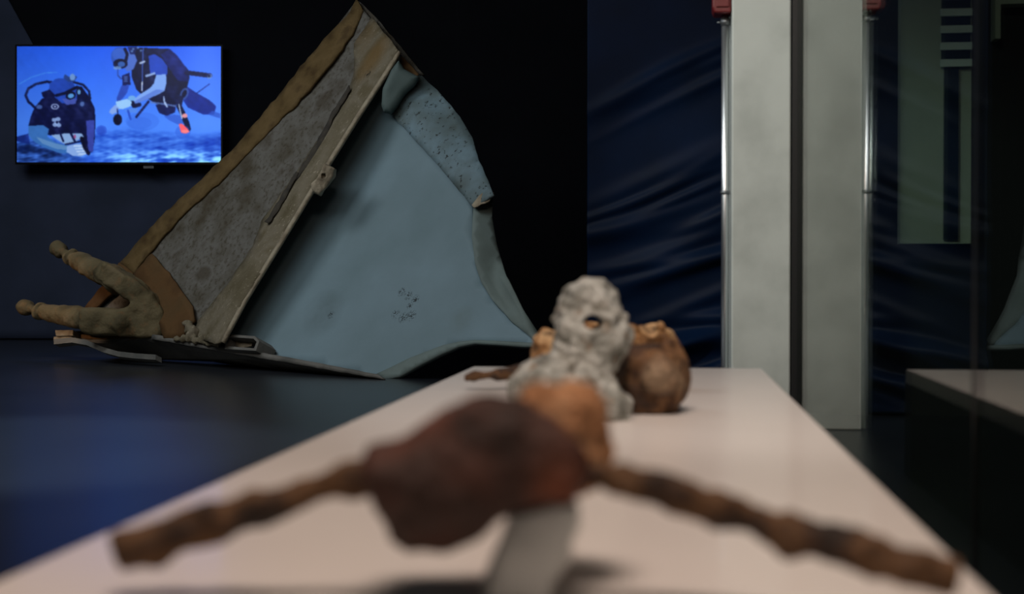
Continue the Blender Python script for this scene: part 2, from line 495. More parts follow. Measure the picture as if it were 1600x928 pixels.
# ---------------------------------------------------------------- television
TD = back_d - 0.36
def tvp(px, py, dd=0): return U(px, py, TD + dd)
tvb = tvp(186, 256)
TV = empty('television', tvb, 'wall-mounted flat television showing two divers under blue water', 'television')
def rect(x0, y0, x1, y1, dd): return [tvp(x0, y1, dd), tvp(x1, y1, dd), tvp(x1, y0, dd), tvp(x0, y0, dd)]
prism('casing', rect(23.5, 69.5, 348, 257, 0.012), rect(26, 72, 346, 254, 0.07), M['bezel'], TV)
for (a, b, c, d) in ((23.5, 69.5, 348, 72.5), (23.5, 253.5, 348, 257), (23.5, 72.5, 26.5, 253.5), (345, 72.5, 348, 253.5)):
    prism('bezel', rect(a, b, c, d, -0.004), rect(a, b, c, d, 0.0119), M['bezel'], TV)
prism('wall_bracket', rect(120, 110, 250, 215, 0.0702), rect(120, 110, 250, 215, 0.145), M['black_metal'], TV)
prism('cable_plug', rect(224, 257.2, 240, 263, 0.03), rect(224, 257.2, 240, 263, 0.06), M['grey_metal'], TV)

# picture on the screen, drawn as flat print
def tv_picture(nx, ny):
    xs = np.linspace(75, 1415, nx); ys = np.linspace(98, 858, ny)
    Xg, Yg = np.meshgrid(xs, ys)
    rg = np.random.RandomState(4)
    P3 = np.stack([Xg, Yg, 0 * Xg], -1)
    img = np.zeros((ny, nx, 3))
    u = (Xg - 75) / 1340; v = (Yg - 98) / 760
    def lerp3(a, b, t): return np.array(a) * (1 - t[..., None]) + np.array(b) * t[..., None]
    img = lerp3((36, 92, 238), (72, 134, 255), np.clip(v * 1.5, 0, 1))
    img = img * (1 - 0.14 * np.clip(1 - u * 3, 0, 1))[..., None]
    img += (np.exp(-((u - 0.93) / 0.12) ** 2) * 22 * (1 - v))[..., None]
    # sand
    edge = 660 + 25 * np.sin(Xg / 160) - 0.02 * Xg
    sm = np.clip((Yg - edge) / 60, 0, 1)
    ps = P3.copy(); ps[..., 0] *= 0.35
    ns = wave(ps, 0.045, 8) * 0.4 + wave(ps, 0.12, 9) * 0.45 + wave(ps, 0.3, 10) * 0.35
    sand = np.stack([52 + 26 * ns, 104 + 34 * ns, 222 + 30 * ns], -1)
    img = img * (1 - sm[..., None]) + sand * sm[..., None]
    brt = np.clip((Yg - 760) / 70, 0, 1) * np.clip((Xg - 560) / 300, 0, 1) * np.clip(ns + 0.3, 0, 1.2)
    img += brt[..., None] * np.array((60, 75, 40))
    dk = np.clip((Yg - 690) / 60, 0, 1) * np.clip((560 - Xg) / 200, 0, 1) * np.clip(0.6 - ns * 0.5, 0, 1)
    img *= (1 - 0.55 * dk)[..., None]
    def poly(pts, c, a=1.0):
        nonlocal img
        ins = np.zeros(Xg.shape, bool)
        n = len(pts); j = n - 1
        for i in range(n):
            xi, yi = pts[i]; xj, yj = pts[j]
            if yi != yj:
                ins ^= ((yi > Yg) != (yj > Yg)) & (Xg < (xj - xi) * (Yg - yi) / (yj - yi) + xi)
            j = i
        img = np.where(ins[..., None], img * (1 - a) + np.array(c) * a, img)
    def ell(cx, cy, rx, ry, c, a=1.0, rot=0.0):
        nonlocal img
        dx, dy = Xg - cx, Yg - cy
        cs, sn = math.cos(rot), math.sin(rot)
        q = ((dx * cs + dy * sn) / rx) ** 2 + ((-dx * sn + dy * cs) / ry) ** 2
        img = np.where((q < 1)[..., None], img * (1 - a) + np.array(c) * a, img)
    def line(pts, wd, c, a=1.0):
        nonlocal img
        m = np.zeros(Xg.shape, bool)
        for (x0, y0), (x1, y1) in zip(pts, pts[1:]):
            ex, ey = x1 - x0, y1 - y0
            t = np.clip(((Xg - x0) * ex + (Yg - y0) * ey) / (ex * ex + ey * ey + 1e-9), 0, 1)
            m |= (Xg - x0 - t * ex) ** 2 + (Yg - y0 - t * ey) ** 2 < (wd / 2) ** 2
        img = np.where(m[..., None], img * (1 - a) + np.array(c) * a, img)
    D = (10, 16, 58); D2 = (16, 26, 92)
    # far murk and shapes
    ell(900, 590, 110, 60, (40, 84, 205), 0.22); ell(880, 600, 80, 40, (40, 84, 205), 0.22); ell(630, 650, 36, 34, (34, 66, 190), 0.55); ell(630, 650, 26, 25, (34, 66, 180), 0.4)
    # left diver
    line([(90, 345), (170, 300), (260, 272), (340, 268)], 5, (70, 150, 235), .7)
    ring = [(140 + 0, 0)]
    line([(205, 510), (150, 460), (132, 420), (150, 375), (200, 345), (270, 330), (300, 332)], 17, (14, 24, 70))
    line([(440, 330), (510, 350), (548, 390), (556, 440)], 15, (14, 24, 70))
    poly([(150, 620), (165, 560), (190, 500), (240, 440), (300, 420), (420, 360), (500, 360), (550, 430), (585, 500), (592, 580), (585, 720), (570, 790), (530, 800), (500, 700), (420, 690), (280, 680), (240, 660)], D)
    poly([(75, 690), (150, 670), (160, 740), (75, 720)], (18, 40, 120))
    poly([(290, 340), (330, 310), (390, 305), (440, 330), (470, 380), (470, 450), (430, 480), (370, 470), (310, 420), (285, 385)], (32, 66, 168))
    poly([(370, 440), (470, 440), (460, 475), (400, 482)], (64, 82, 170))
    poly([(235, 400), (290, 380), (330, 420), (300, 450), (245, 430)], D)
    poly([(380, 305), (390, 280), (420, 300), (440, 275), (470, 300), (450, 330), (410, 330)], (36, 62, 130)); ell(440, 300, 18, 22, (120, 165, 225), .8)
    line([(335, 420), (390, 405), (470, 365), (500, 375)], 20, (8, 14, 48))
    ell(428, 420, 34, 26, (8, 14, 44), 1, -.3); ell(430, 422, 20, 15, (90, 160, 230), .9, -.3)
    ell(482, 398, 18, 22, (8, 14, 44)); ell(483, 398, 11, 16, (100, 160, 225), .9)
    ell(500, 475, 28, 26, (14, 24, 70)); ell(504, 476, 14, 16, (88, 120, 190), .8)
    ell(325, 493, 26, 19, (150, 170, 220), .9); ell(325, 493, 18, 12, D); ell(325, 493, 8, 6, (150, 170, 220))
    ell(222, 495, 20, 14, (70, 100, 170), .8)
    for (x, y) in ((320, 580), (335, 600), (350, 615), (325, 612), (345, 575)): ell(x, y, 16, 13, (140, 170, 225), .85)
    ell(338, 596, 9, 8, D)
    poly([(300, 680), (400, 668), (500, 670), (515, 690), (430, 740), (380, 735), (330, 705)], (130, 165, 215))
    line([(360, 670), (380, 720)], 12, D); line([(430, 670), (455, 720)], 14, D); line([(395, 740), (500, 720)], 10, D)
    ell(455, 690, 8, 14, (150, 60, 110), .8)
    poly([(530, 585), (585, 580), (582, 700), (575, 790), (545, 790), (535, 680)], (52, 66, 160))
    poly([(150, 618), (250, 616), (285, 640), (275, 690), (330, 730), (420, 750), (430, 800), (360, 800), (250, 760), (185, 720), (150, 680)], (52, 104, 176))
    poly([(200, 690), (330, 735), (420, 755), (425, 780), (330, 770), (240, 735)], (96, 140, 190), .8)
    poly([(405, 750), (470, 735), (520, 740), (535, 760), (540, 800), (500, 820), (440, 815), (400, 790)], (130, 165, 225))
    for k in range(4): line([(450 + 10 * k, 752 + 18 * k), (525, 748 + 18 * k)], 9, (190, 215, 245), .8)
    line([(500, 700), (520, 760), (545, 800)], 24, (8, 12, 40))
    # right diver
    poly([(1160, 440), (1190, 360), (1250, 400), (1340, 450), (1385, 490), (1370, 545), (1300, 545), (1200, 500)], (22, 42, 140))
    poly([(1360, 520), (1415, 540), (1415, 572), (1330, 545)], (40, 84, 200), .8)
    line([(1250, 410), (1340, 345)], 6, (22, 42, 130))
    poly([(985, 480), (1120, 480), (1115, 530), (1060, 555), (1010, 535)], (12, 22, 84))
    poly([(1040, 555), (1110, 545), (1190, 560), (1200, 600), (1130, 610), (1080, 585)], (44, 84, 200), .7)
    poly([(830, 150), (870, 105), (1080, 115), (1130, 170), (1200, 250), (1210, 300), (1190, 380), (1160, 440), (1100, 500), (1000, 480), (900, 420), (860, 380), (830, 300)], D)
    poly([(1080, 115), (1130, 160), (1210, 270), (1200, 330), (1130, 320), (1060, 220), (1020, 150)], (14, 26, 100))
    poly([(940, 160), (980, 148), (1030, 180), (1065, 230), (1062, 285), (1010, 290), (950, 275)], (34, 70, 190))
    line([(1190, 270), (1345, 290)], 30, (10, 18, 70)); ell(1342, 295, 18, 14, (110, 150, 220), .8, -.8); ell(1338, 292, 10, 9, D)
    # head
    ell(750, 165, 56, 62, (44, 84, 185)); poly([(790, 120), (850, 150), (865, 190), (840, 250), (800, 262), (770, 230)], (74, 108, 200))
    ell(748, 150, 46, 40, (58, 100, 205), .7)
    line([(785, 115), (800, 150), (790, 195)], 20, D); ell(755, 212, 48, 32, (8, 14, 50)); ell(762, 215, 24, 18, (60, 110, 200), .8)
    ell(735, 240, 26, 12, (110, 150, 210), .8); line([(738, 250), (738, 290), (760, 310)], 9, (40, 70, 160))
    poly([(800, 100), (870, 98), (850, 150), (820, 150)], (20, 34, 100))
    for (x, y) in ((840, 115), (870, 108), (890, 125), (830, 130)): ell(x, y, 8, 7, (110, 150, 215), .7)
    line([(905, 110), (900, 250), (898, 385)], 7, (60, 90, 180)); line([(898, 330), (897, 390)], 7, (190, 205, 235))
    line([(885, 208), (912, 198)], 14, (170, 190, 230), .9); line([(925, 292), (978, 275)], 15, (150, 180, 235), .9)
    # arms
    poly([(765, 290), (815, 270), (822, 350), (770, 355)], (14, 26, 92)); 
    for k in range(3): ell(790, 298 + 14 * k, 14, 5, (90, 120, 190), .7)
    poly([(762, 355), (812, 355), (800, 400), (770, 440), (735, 470), (730, 440)], (40, 72, 180))
    poly([(990, 285), (1055, 280), (1058, 340), (1045, 390), (990, 420), (900, 455), (850, 475), (830, 455), (880, 415), (950, 370), (975, 340)], (124, 166, 242))
    poly([(990, 380), (1045, 385), (940, 445), (850, 476), (845, 460)], (84, 120, 215), .8)
    line([(828, 455), (845, 490), (880, 480)], 26, (10, 16, 60)); ell(830, 438, 24, 18, (110, 170, 235))
    poly([(725, 460), (800, 442), (830, 460), (825, 490), (770, 510), (730, 505)], (150, 200, 250))
    poly([(690, 510), (720, 480), (745, 500), (735, 530), (700, 545), (680, 530)], (130, 165, 235))
    line([(735, 510), (740, 560)], 8, (20, 34, 100)); ell(737, 579, 29, 37, (8, 12, 44)); 
    poly([(780, 520), (830, 500), (870, 500), (860, 535), (810, 530)], (80, 135, 235)); line([(805, 520), (822, 575)], 14, (40, 80, 200))
    line([(860, 560), (940, 460)], 16, (12, 20, 74))
    line([(960, 465), (1050, 478), (1120, 490)], 12, (90, 120, 190), .8)
    line([(1040, 430), (1045, 470), (1062, 495), (1050, 465)], 9, (160, 185, 235))
    ell(1175, 410, 26, 42, (60, 90, 170), .8, .4); ell(1175, 410, 14, 28, D, 1, .4)
    line([(1150, 440), (1140, 490), (1165, 540), (1190, 600), (1200, 640)], 36, (10, 16, 56)); line([(1140, 480), (1150, 530), (1160, 570)], 8, (170, 190, 225))
    ell(1178, 553, 18, 14, (230, 150, 160)); 
    ell(1165, 660, 50, 45, (34, 76, 200), .35)
    poly([(1138, 608), (1160, 605), (1195, 635), (1210, 658), (1185, 670), (1155, 665)], (255, 96, 110)); ell(1180, 655, 24, 10, (255, 140, 140), .8)
    # grain of the video and softness
    lum = wave(P3, 0.05, 12) * 0.5 + wave(P3, 0.13, 13) * 0.5
    img = img * (1 + 0.16 * lum * np.clip(1.3 - img.mean(-1) / 100, 0.04, 1))[..., None] + (np.clip(lum, 0, 2) * 9 * (img.mean(-1) < 60))[..., None]
    k = img.copy()
    for _ in range(3):
        i2 = k.copy()
        k[1:-1, 1:-1] = (i2[1:-1, 1:-1] * 4 + i2[:-2, 1:-1] + i2[2:, 1:-1] + i2[1:-1, :-2] + i2[1:-1, 2:]) / 8
    return np.clip(k, 0, 255)

def make_screen():
    nx, ny = 400, 228
    img = tv_picture(nx, ny) / 255
    lini = np.where(img <= 0.04045, img / 12.92, ((img + 0.055) / 1.055) ** 2.4)
    x0, y0, x1, y1 = 26.5, 72.5, 345, 253.5
    off = wloc(TV)
    base = tvp(x0, y0, 0.006); ex = tvp(x1, y0, 0.006) - base; ey = tvp(x0, y1, 0.006) - base
    ii, jj = np.meshgrid(np.linspace(0, 1, nx), np.linspace(0, 1, ny))
    V = np.array(base - off) + ii.reshape(-1, 1) * np.array(ex) + jj.reshape(-1, 1) * np.array(ey)
    q = (np.arange(ny - 1)[:, None] * nx + np.arange(nx - 1)[None]).reshape(-1)
    F = np.stack([q, q + nx, q + nx + 1, q + 1], -1)
    me = bpy.data.meshes.new('screen')
    me.from_pydata(V.tolist(), [], F.tolist())
    ca = me.color_attributes.new('picture', 'FLOAT_COLOR', 'POINT')
    c4 = np.ones((nx * ny, 4), np.float32); c4[:, :3] = lini.reshape(-1, 3)
    ca.data.foreach_set('color', c4.ravel())
    m = bpy.data.materials.new('screen_picture'); m.use_nodes = True
    nt = m.node_tree; b = nt.nodes['Principled BSDF']
    b.inputs['Base Color'].default_value = (0.005, 0.005, 0.006, 1); b.inputs['Roughness'].default_value = 0.25; b.inputs['Specular IOR Level'].default_value = 0.08
    at = nt.nodes.new('ShaderNodeVertexColor'); at.layer_name = 'picture'
    nt.links.new(at.outputs['Color'], b.inputs['Emission Color']); b.inputs['Emission Strength'].default_value = 1.0
    me.materials.append(m)
    o = bpy.data.objects.new('screen', me); COL.objects.link(o); o.parent = TV
    o['label'] = 'lit screen with two scuba divers in blue water'
make_screen()

# ---------------------------------------------------------------- the wreck fragment
pa = U(345, 540, 8.7); pb = U(600, 591, 7.74); pc = U(622, 78, 8.9)
PN = (pb - pa).cross(pc - pa).normalized()
if PN.dot(f_) > 0: PN = -PN
def Fp(px, py, off=0.0):
    r = ray(px, py)
    return CAM + r * ((pa + PN * off - CAM).dot(PN) / r.dot(PN))
print('frag d left', depth(Fp(60, 490)), 'tip', depth(Fp(845, 540)), 'top', depth(Fp(555, 0)), PN)

p_tip = Fp(600, 591)
W = empty('wreck_fragment', (p_tip.x, p_tip.y, 0), 'large triangular blue-grey metal wreck fragment with a brown spar, resting on the floor', 'wreck')
Wl = wloc(W)
M['rim'] = mat('scuffed_blue_grey_rim', [(80, 92, 90), (96, 114, 118), (112, 136, 146)], 5, rough=0.65, bump=0.15, bscale=40, spec=0.3, speck=(38, 0.60, 0.68, (34, 36, 32), .9))
M['rim2'] = mat('grey_green_edge_paint', [(96, 108, 104), (108, 122, 118), (116, 132, 130)], 3, rough=0.7, bump=0.05, spec=0.3)
M['web'] = mat('grey_corroded_web', [(70, 64, 52), (88, 85, 77), (100, 98, 92), (76, 71, 62)], 4.5, rough=0.85, bump=0.5, bscale=28, spec=0.2, speck=(38, 0.52, 0.66, (58, 50, 36), .6))
M['strip'] = mat('tan_corroded_strip', [(88, 80, 60), (102, 94, 75), (114, 106, 89), (96, 87, 66)], 5, rough=0.85, bump=0.45, bscale=35, spec=0.2, speck=(60, 0.62, 0.70, (176, 166, 144), .45),
    spots=[(Fp(575, 85, .2) - Wl, 0.22, 3, 0.3, 0.5, (112, 88, 50), .75), (Fp(545, 45, .2) - Wl, 0.2, 3, 0.3, 0.5, (110, 84, 46), .6),
           (Fp(574, 112, .2) - Wl, 0.06, 50, 0.54, 0.57, (30, 26, 20), .9), (Fp(570, 40, .2) - Wl, 0.07, 40, 0.55, 0.58, (40, 34, 26), .8)])
M['ochre'] = mat('ochre_rust_flange', [(66, 50, 27), (88, 71, 42), (98, 80, 50), (76, 60, 36)], 6, rough=0.85, bump=0.4, bscale=35, spec=0.2)
M['brown'] = mat('brown_rust_board', [(68, 47, 25), (88, 64, 37), (80, 62, 38)], 4, rough=0.85, bump=0.3, bscale=25, spec=0.2)
M['fork'] = mat('encrusted_olive_brown_metal', [(70, 63, 44), (94, 84, 60), (106, 94, 70)], 5, rough=0.85, bump=0.5, bscale=30, spec=0.2, speck=(22, 0.55, 0.70, (120, 84, 52), .35))
M['dark_groove'] = mat('painted_slit_shade', [(40, 36, 30), (62, 56, 46)], 20, rough=0.9)  # dark tone painted for the shade inside the slits
M['plate'] = mat('dull_grey_plate', [(78, 78, 74), (98, 96, 90), (110, 108, 102)], 4, rough=0.75, bump=0.3, bscale=30, spec=0.3)
M['pocket'] = mat('grey_green_bracket', [(70, 84, 82), (84, 100, 97)], 5, rough=0.65, bump=0.15, spec=0.3)
M['tan'] = mat('tan_encrusted_lug', [(120, 108, 88), (146, 134, 112), (160, 150, 128)], 14, rough=0.85, bump=0.5, bscale=50)

def densify(pts, step):
    out = []
    for i, p in enumerate(pts):
        q = pts[(i + 1) % len(pts)]
        L = math.hypot(q[0] - p[0], q[1] - p[1]); n = max(1, int(L / step))
        for k in range(n): out.append((p[0] + (q[0] - p[0]) * k / n, p[1] + (q[1] - p[1]) * k / n))
    return out
def inside(p, poly):
    x, y = p; c = False; j = len(poly) - 1
    for i in range(len(poly)):
        xi, yi = poly[i]; xj, yj = poly[j]
        if (yi > y) != (yj > y) and x < (xj - xi) * (y - yi) / (yj - yi) + xi: c = not c
        j = i
    return c
def rough_edge(pts, amp, seed):
    rg = random.Random(seed)
    return [(x + rg.uniform(-amp, amp), y + rg.uniform(-amp, amp)) for x, y in pts]

def sheet(name, outline, offn, m, parent, step=14, th=0.012, jag=0.0, seed=1, smooth=True):
    ol = densify(outline, step)
    if jag: ol = rough_edge(ol, jag, seed)
    xs = [p[0] for p in ol]; ys = [p[1] for p in ol]
    pts = list(ol)
    y = min(ys) + step * 0.5; k = 0
    while y < max(ys):
        x = min(xs) + (step * 0.5 if k % 2 else 0)
        while x < max(xs):
            if inside((x, y), ol) and min((x - a) ** 2 + (y - b) ** 2 for a, b in ol) > (step * 0.55) ** 2: pts.append((x, y))
            x += step
        y += step * 0.87; k += 1
    n = len(ol)
    vo, eo, fo, _, _, _ = delaunay_2d_cdt([Vector(p) for p in pts], [(i, (i + 1) % n) for i in range(n)], [], 1, 1e-4)
    vs = [Fp(v.x, v.y, offn(v.x, v.y)) for v in vo]
    o = mk(name, vs, fo, m, parent, smooth=smooth)
    # make the front face the viewer, thickness behind it
    me = o.data
    avg = sum((p.normal for p in me.polygons), Vector())
    if avg.dot(PN) < 0: me.flip_normals()
    md = o.modifiers.new('thickness', 'SOLIDIFY'); md.thickness = th; md.offset = -1
    return o

def nz(x, y, s, seed=0):
    a = random.Random(seed); v = 0
    for _ in range(5):
        an = a.uniform(0, 6.28); fr = a.uniform(0.6, 1.6) / s; v += math.sin((x * math.cos(an) + y * math.sin(an)) * fr + a.uniform(0, 6.28))
    return v / 2.2

# main blue-grey panel (a shallow dish)
inner_up = [(600, 168), (640, 208), (690, 262), (738, 322)]
inner_low = [(738, 322), (738, 370), (743, 410), (753, 440), (768, 465), (800, 500), (836, 531)]
panel_ol = [(612, 100), (640, 150), (690, 230), (738, 300)] + inner_low + [(842, 540), (815, 540), (775, 537), (740, 535), (715, 540), (685, 553), (650, 571), (622, 587), (600, 591), (540, 580), (450, 564), (350, 546), (300, 538), (300, 500), (420, 300), (540, 130)]
def panel_off(x, y):
    cx, cy = (x - 600) / 230, (y - 390) / 210
    r = min(1.0, cx * cx + cy * cy)
    return -0.045 * (1 - r) + 0.006 * nz(x, y, 70, 3)
M['panel'] = mat('faded_blue_grey_paint', [(104, 126, 132), (114, 136, 144), (122, 146, 156)], 1.6, rough=0.62, bump=0.05, bscale=30, spec=0.3,
    spots=[(Fp(x, y, panel_off(x, y)) - Wl, rr, 95, 0.49, 0.55, (26, 30, 30), .9) for x, y, rr in ((628, 456, .035), (638, 462, .035), (649, 468, .035), (618, 491, .035), (630, 496, .04), (643, 493, .04), (640, 478, .025))] + [
           (Fp(505, 490, panel_off(505, 490)) - Wl, 0.17, 5, 0.3, 0.7, (70, 84, 84), .55), (Fp(517, 492, panel_off(517, 492)) - Wl, 0.03, 90, 0.5, 0.55, (24, 30, 30), .8),
           (Fp(720, 500, panel_off(720, 500)) - Wl, 0.10, 8, 0.3, 0.7, (96, 108, 98), .4), (Fp(560, 320, panel_off(560, 320)) - Wl, 0.5, 3, 0.35, 0.7, (92, 110, 110), .35)])
sheet('skin_panel', panel_ol, panel_off, M['panel'], W, 16, 0.012)
# upper rim
up_ol = [(623, 80), (655, 114), (690, 148), (718, 182), (737, 214), (748, 250), (763, 282), (770, 305), (757, 314), (738, 323), (712, 292), (690, 264), (660, 232), (640, 210), (622, 190), (606, 170), (604, 130)]
def up_off(x, y):
    # distance inward from outer edge
    t = ((x - 600) * 0.74 - (y - 168) * 0.67) / 70.0
    return 0.045 + 0.02 * math.sin(max(0, min(1, t)) * 3.1) - 0.035 * max(0, t) + 0.008 * nz(x, y, 22, 5)
sheet('upper_rim', up_ol, up_off, M['rim'], W, 9, 0.014, jag=0.8, seed=4)
# tan scuffed corner of the rim
sheet('rim_corner', [(772, 300), (764, 314), (740, 325), (737, 320), (748, 306), (764, 294)], lambda x, y: 0.062 - 0.0008 * (x - 738), M['tan'], W, 6, 0.008, jag=0.8)
# lower rim
low_ol = [(740, 322), (770, 306), (769, 340), (776, 380), (790, 430), (815, 480), (846, 527), (843, 539), (800, 502), (768, 467), (752, 441), (742, 411), (737, 370)]
def low_off(x, y):
    best = min(math.hypot(x - a, y - b) for a, b in densify(inner_low, 6)[:-20])
    return 0.02 - 0.0028 * best + 0.003 * nz(x, y, 30, 2)
sheet('lower_rim', low_ol, low_off, M['rim2'], W, 9, 0.012)
# lip of the arched lower edge
lip_ol = [(588, 584), (612, 573), (640, 559), (692, 539), (720, 533), (745, 531), (790, 533), (844, 536), (842, 541), (815, 541), (775, 538), (740, 536), (715, 541), (685, 554), (650, 572), (622, 588), (601, 592)]
sheet('arch_lip', lip_ol, lambda x, y: 0.016, M['rim2'], W, 7, 0.03)
# bottom edge lip
be = [(240, 525), (350, 545), (450, 562), (540, 579), (601, 592)]
edge_ol = [(238, 522), (350, 541), (450, 558), (540, 575), (590, 585), (601, 592), (540, 582), (450, 566), (350, 549), (236, 529)]
sheet('bottom_edge', edge_ol, lambda x, y: 0.118, M['plate'], W, 9, 0.03, jag=0.5)

# web of the spar
web_ol = [(556, 2), (578, 28), (622, 80), (610, 105), (520, 240), (420, 400), (345, 533), (262, 533), (230, 524), (150, 500), (138, 476), (190, 412), (250, 355), (300, 305), (370, 232), (440, 148), (500, 75)]
sheet('spar_web', web_ol, lambda x, y: 0.06 + 0.006 * nz(x, y, 40, 6), M['web'], W, 12, 0.015)
# proud right strip, hollow behind
strip_ol = [(581, 26), (622, 79), (601, 114), (560, 177), (500, 273), (440, 372), (380, 470), (346, 534), (336, 537), (300, 527), (305, 505), (330, 474), (358, 440), (394, 384), (408, 345), (440, 300), (462, 270), (500, 214), (545, 138), (553, 112), (552, 70)]
edg = [(622, 79), (601, 114), (560, 177), (500, 273), (440, 372), (380, 470), (346, 534)]
edd = densify(edg + edg[-2:0:-1], 5)
def strip_off(x, y):
    d = min(math.hypot(x - a, y - b) for a, b in edd)
    return 0.22 - 0.145 * min(1.0, max(0.0, (d - 14) / 34.0)) + 0.005 * nz(x, y, 30, 8)
sheet('spar_strip', strip_ol, strip_off, M['strip'], W, 9, 0.012, jag=1.0, seed=5)
# folded thin edge along the strip
edg = [(622, 79), (601, 114), (560, 177), (500, 273), (440, 372), (380, 470), (346, 534)]
sheet('strip_edge', [(x - 1.5, y - 1) for x, y in edg] + [(x + 2.2, y + 1.2) for x, y in reversed(edg)], lambda x, y: 0.226, M['tan'], W, 10, 0.02)
# dark sheets painted in for the shaded slits beside the strip
sheet('slit_shade', [(545, 133), (548, 140), (520, 186), (505, 222), (488, 250), (462, 282), (470, 262), (498, 216), (516, 180)], lambda x, y: 0.175, M['dark_groove'], W, 7, 0.006, jag=1.2, seed=9)
sheet('slit_shade', [(462, 268), (466, 270), (452, 296), (436, 326), (418, 350), (414, 347), (436, 312)], lambda x, y: 0.18, M['dark_groove'], W, 7, 0.006, jag=1.2, seed=10)
# pale skin edge at the very top
sheet('skin_edge', [(559, 0), (584, 24), (628, 76), (658, 113), (653, 115), (621, 80), (578, 30), (556, 4)], lambda x, y: 0.03, M['web'], W, 8, 0.04, jag=0.5)
# ochre left flange
fl_out = [(556, -3), (548, 18), (512, 54), (470, 104), (430, 154), (368, 229), (300, 292), (240, 350), (186, 411)]
fl_in = [(208, 426), (252, 370), (290, 330), (345, 280), (402, 222), (440, 184), (482, 140), (522, 92), (554, 45), (566, 15)]
sheet('spar_flange', fl_out + fl_in, lambda x, y: 0.082 + 0.004 * nz(x, y, 30, 1), M['ochre'], W, 9, 0.02, jag=1.4, seed=6)
sheet('spar_flange_end', [(186, 411), (208, 426), (185, 447), (160, 470), (146, 484), (132, 480), (160, 446)], lambda x, y: 0.11, M['brown'], W, 8, 0.02, jag=1.2, seed=7)
# brown brace board
sheet('brace_board', [(206, 430), (236, 396), (262, 425), (300, 478), (302, 500), (282, 528), (255, 528), (240, 480)], lambda x, y: 0.12, M['brown'], W, 9, 0.02, jag=0.8)

# bottom plate, lying back from the lower edge
def plate(name, front, back_off, m, th, dz=0.0):
    fr = [Fp(x, y, 0.10) for x, y in front]
    bk = [p - PN * back_off + Vector((0, 0, dz)) for p in fr]
    loop = fr + bk[::-1]
    return prism(name, loop, [v - Vector((0, 0, th)) for v in loop], m, W)
plate('bottom_plate', [(128, 528), (150, 533), (180, 534), (210, 526), (245, 528), (300, 537), (350, 546), (450, 562), (596, 590)], 0.30, M['plate'], 0.012)
# torn strip curling to the floor
tsp = [(84, 534), (112, 531), (135, 535), (160, 546), (185, 553), (212, 556), (243, 558)]
fr = [Fp(x, y - 4, 0.2) for x, y in tsp] + [Fp(x, y + 4, 0.2) for x, y in reversed(tsp)]
prism('torn_strip', fr, [v - PN * 0.05 for v in fr], M['plate'], W)
for (x0, y0, x1, y1, of) in ((86, 515, 113, 524, 0.16), (83, 524, 112, 532, 0.14)):
    q = rough_edge([(x0, y0), (x1, y0 + 1), (x1, y1), (x0, y1)], 1.2, int(x0 + y0))
    prism('edge_block', [Fp(a, b, of) for a, b in q], [Fp(a, b, of) - PN * 0.08 for a, b in q], M['tan'], W, bevel=0.006)
q = [(112, 517), (160, 516), (192, 518), (222, 520), (222, 528), (190, 530), (150, 530), (112, 528)]
prism('ledge', [Fp(a, b, 0.10) for a, b in q], [Fp(a, b, 0.10) - PN * 0.1 for a, b in q], M['brown'], W, bevel=0.004)

# fork fitting with two knobbed arms
s = 9.5 / FPX
def C(px, py, off): return np.array(Fp(px, py, off))
fork_pl = [(152, 436), (166, 410), (205, 428), (240, 458), (260, 492), (265, 516), (255, 528), (130, 522), (126, 481), (190, 485), (206, 472), (180, 452)]
fork_d = depth(Fp(205, 480, .22))
def fork(P):
    n = wave(P, 28, 3) * 0.004 + wave(P, 70, 4) * 0.003
    d = s_poly(P, fork_pl, fork_d, 0.075, 0.03)
    d = smin(d, s_cone(P, C(185, 440, .24), C(160, 426, .25), 20 * s, 18 * s), .015)
    d = smin(d, s_cone(P, C(158, 425, .25), C(122, 408, .26), 17 * s, 15 * s), .006)
    d = smin(d, s_cone(P, C(190, 503, .24), C(130, 498, .25), 18 * s, 17 * s), .015)
    d = smin(d, s_cone(P, C(126, 497, .25), C(74, 489, .26), 17 * s, 14 * s), .006)
    for (c0, c1, a_, w_) in ((C(158, 426, .25), C(122, 408, .26), .022, 3.0), (C(134, 414, .26), C(122, 408, .26), .012, 2.0), (C(126, 497, .25), C(72, 489, .26), .018, 2.6), (C(96, 493, .26), C(72, 489, .26), .010, 2.0)):
        ax_ = (c1 - c0) / np.linalg.norm(c1 - c0)
        q = P - c0; h_ = q @ ax_; rr = np.linalg.norm(q - h_[..., None] * ax_, axis=-1)
        d = d + a_ * np.exp(-(h_ / (w_ * s)) ** 2) * (rr < 40 * s) * (0.6 + 0.4 * np.sin(4 * np.arctan2(q[..., 2], q[..., 0] + 1e-9)))
    # flat hammered flanks
    return d + n + 0.004 * np.tanh(wave(P, 40, 9) * 3)
b0, b1 = bounds([C(60, 380, .26), C(60, 530, .26), C(280, 380, .2), C(280, 540, .2), C(240, 500, .05), C(240, 500, .4)], 0.09)
solid('fork_fitting', fork, b0, b1, 110, M['fork'], W)
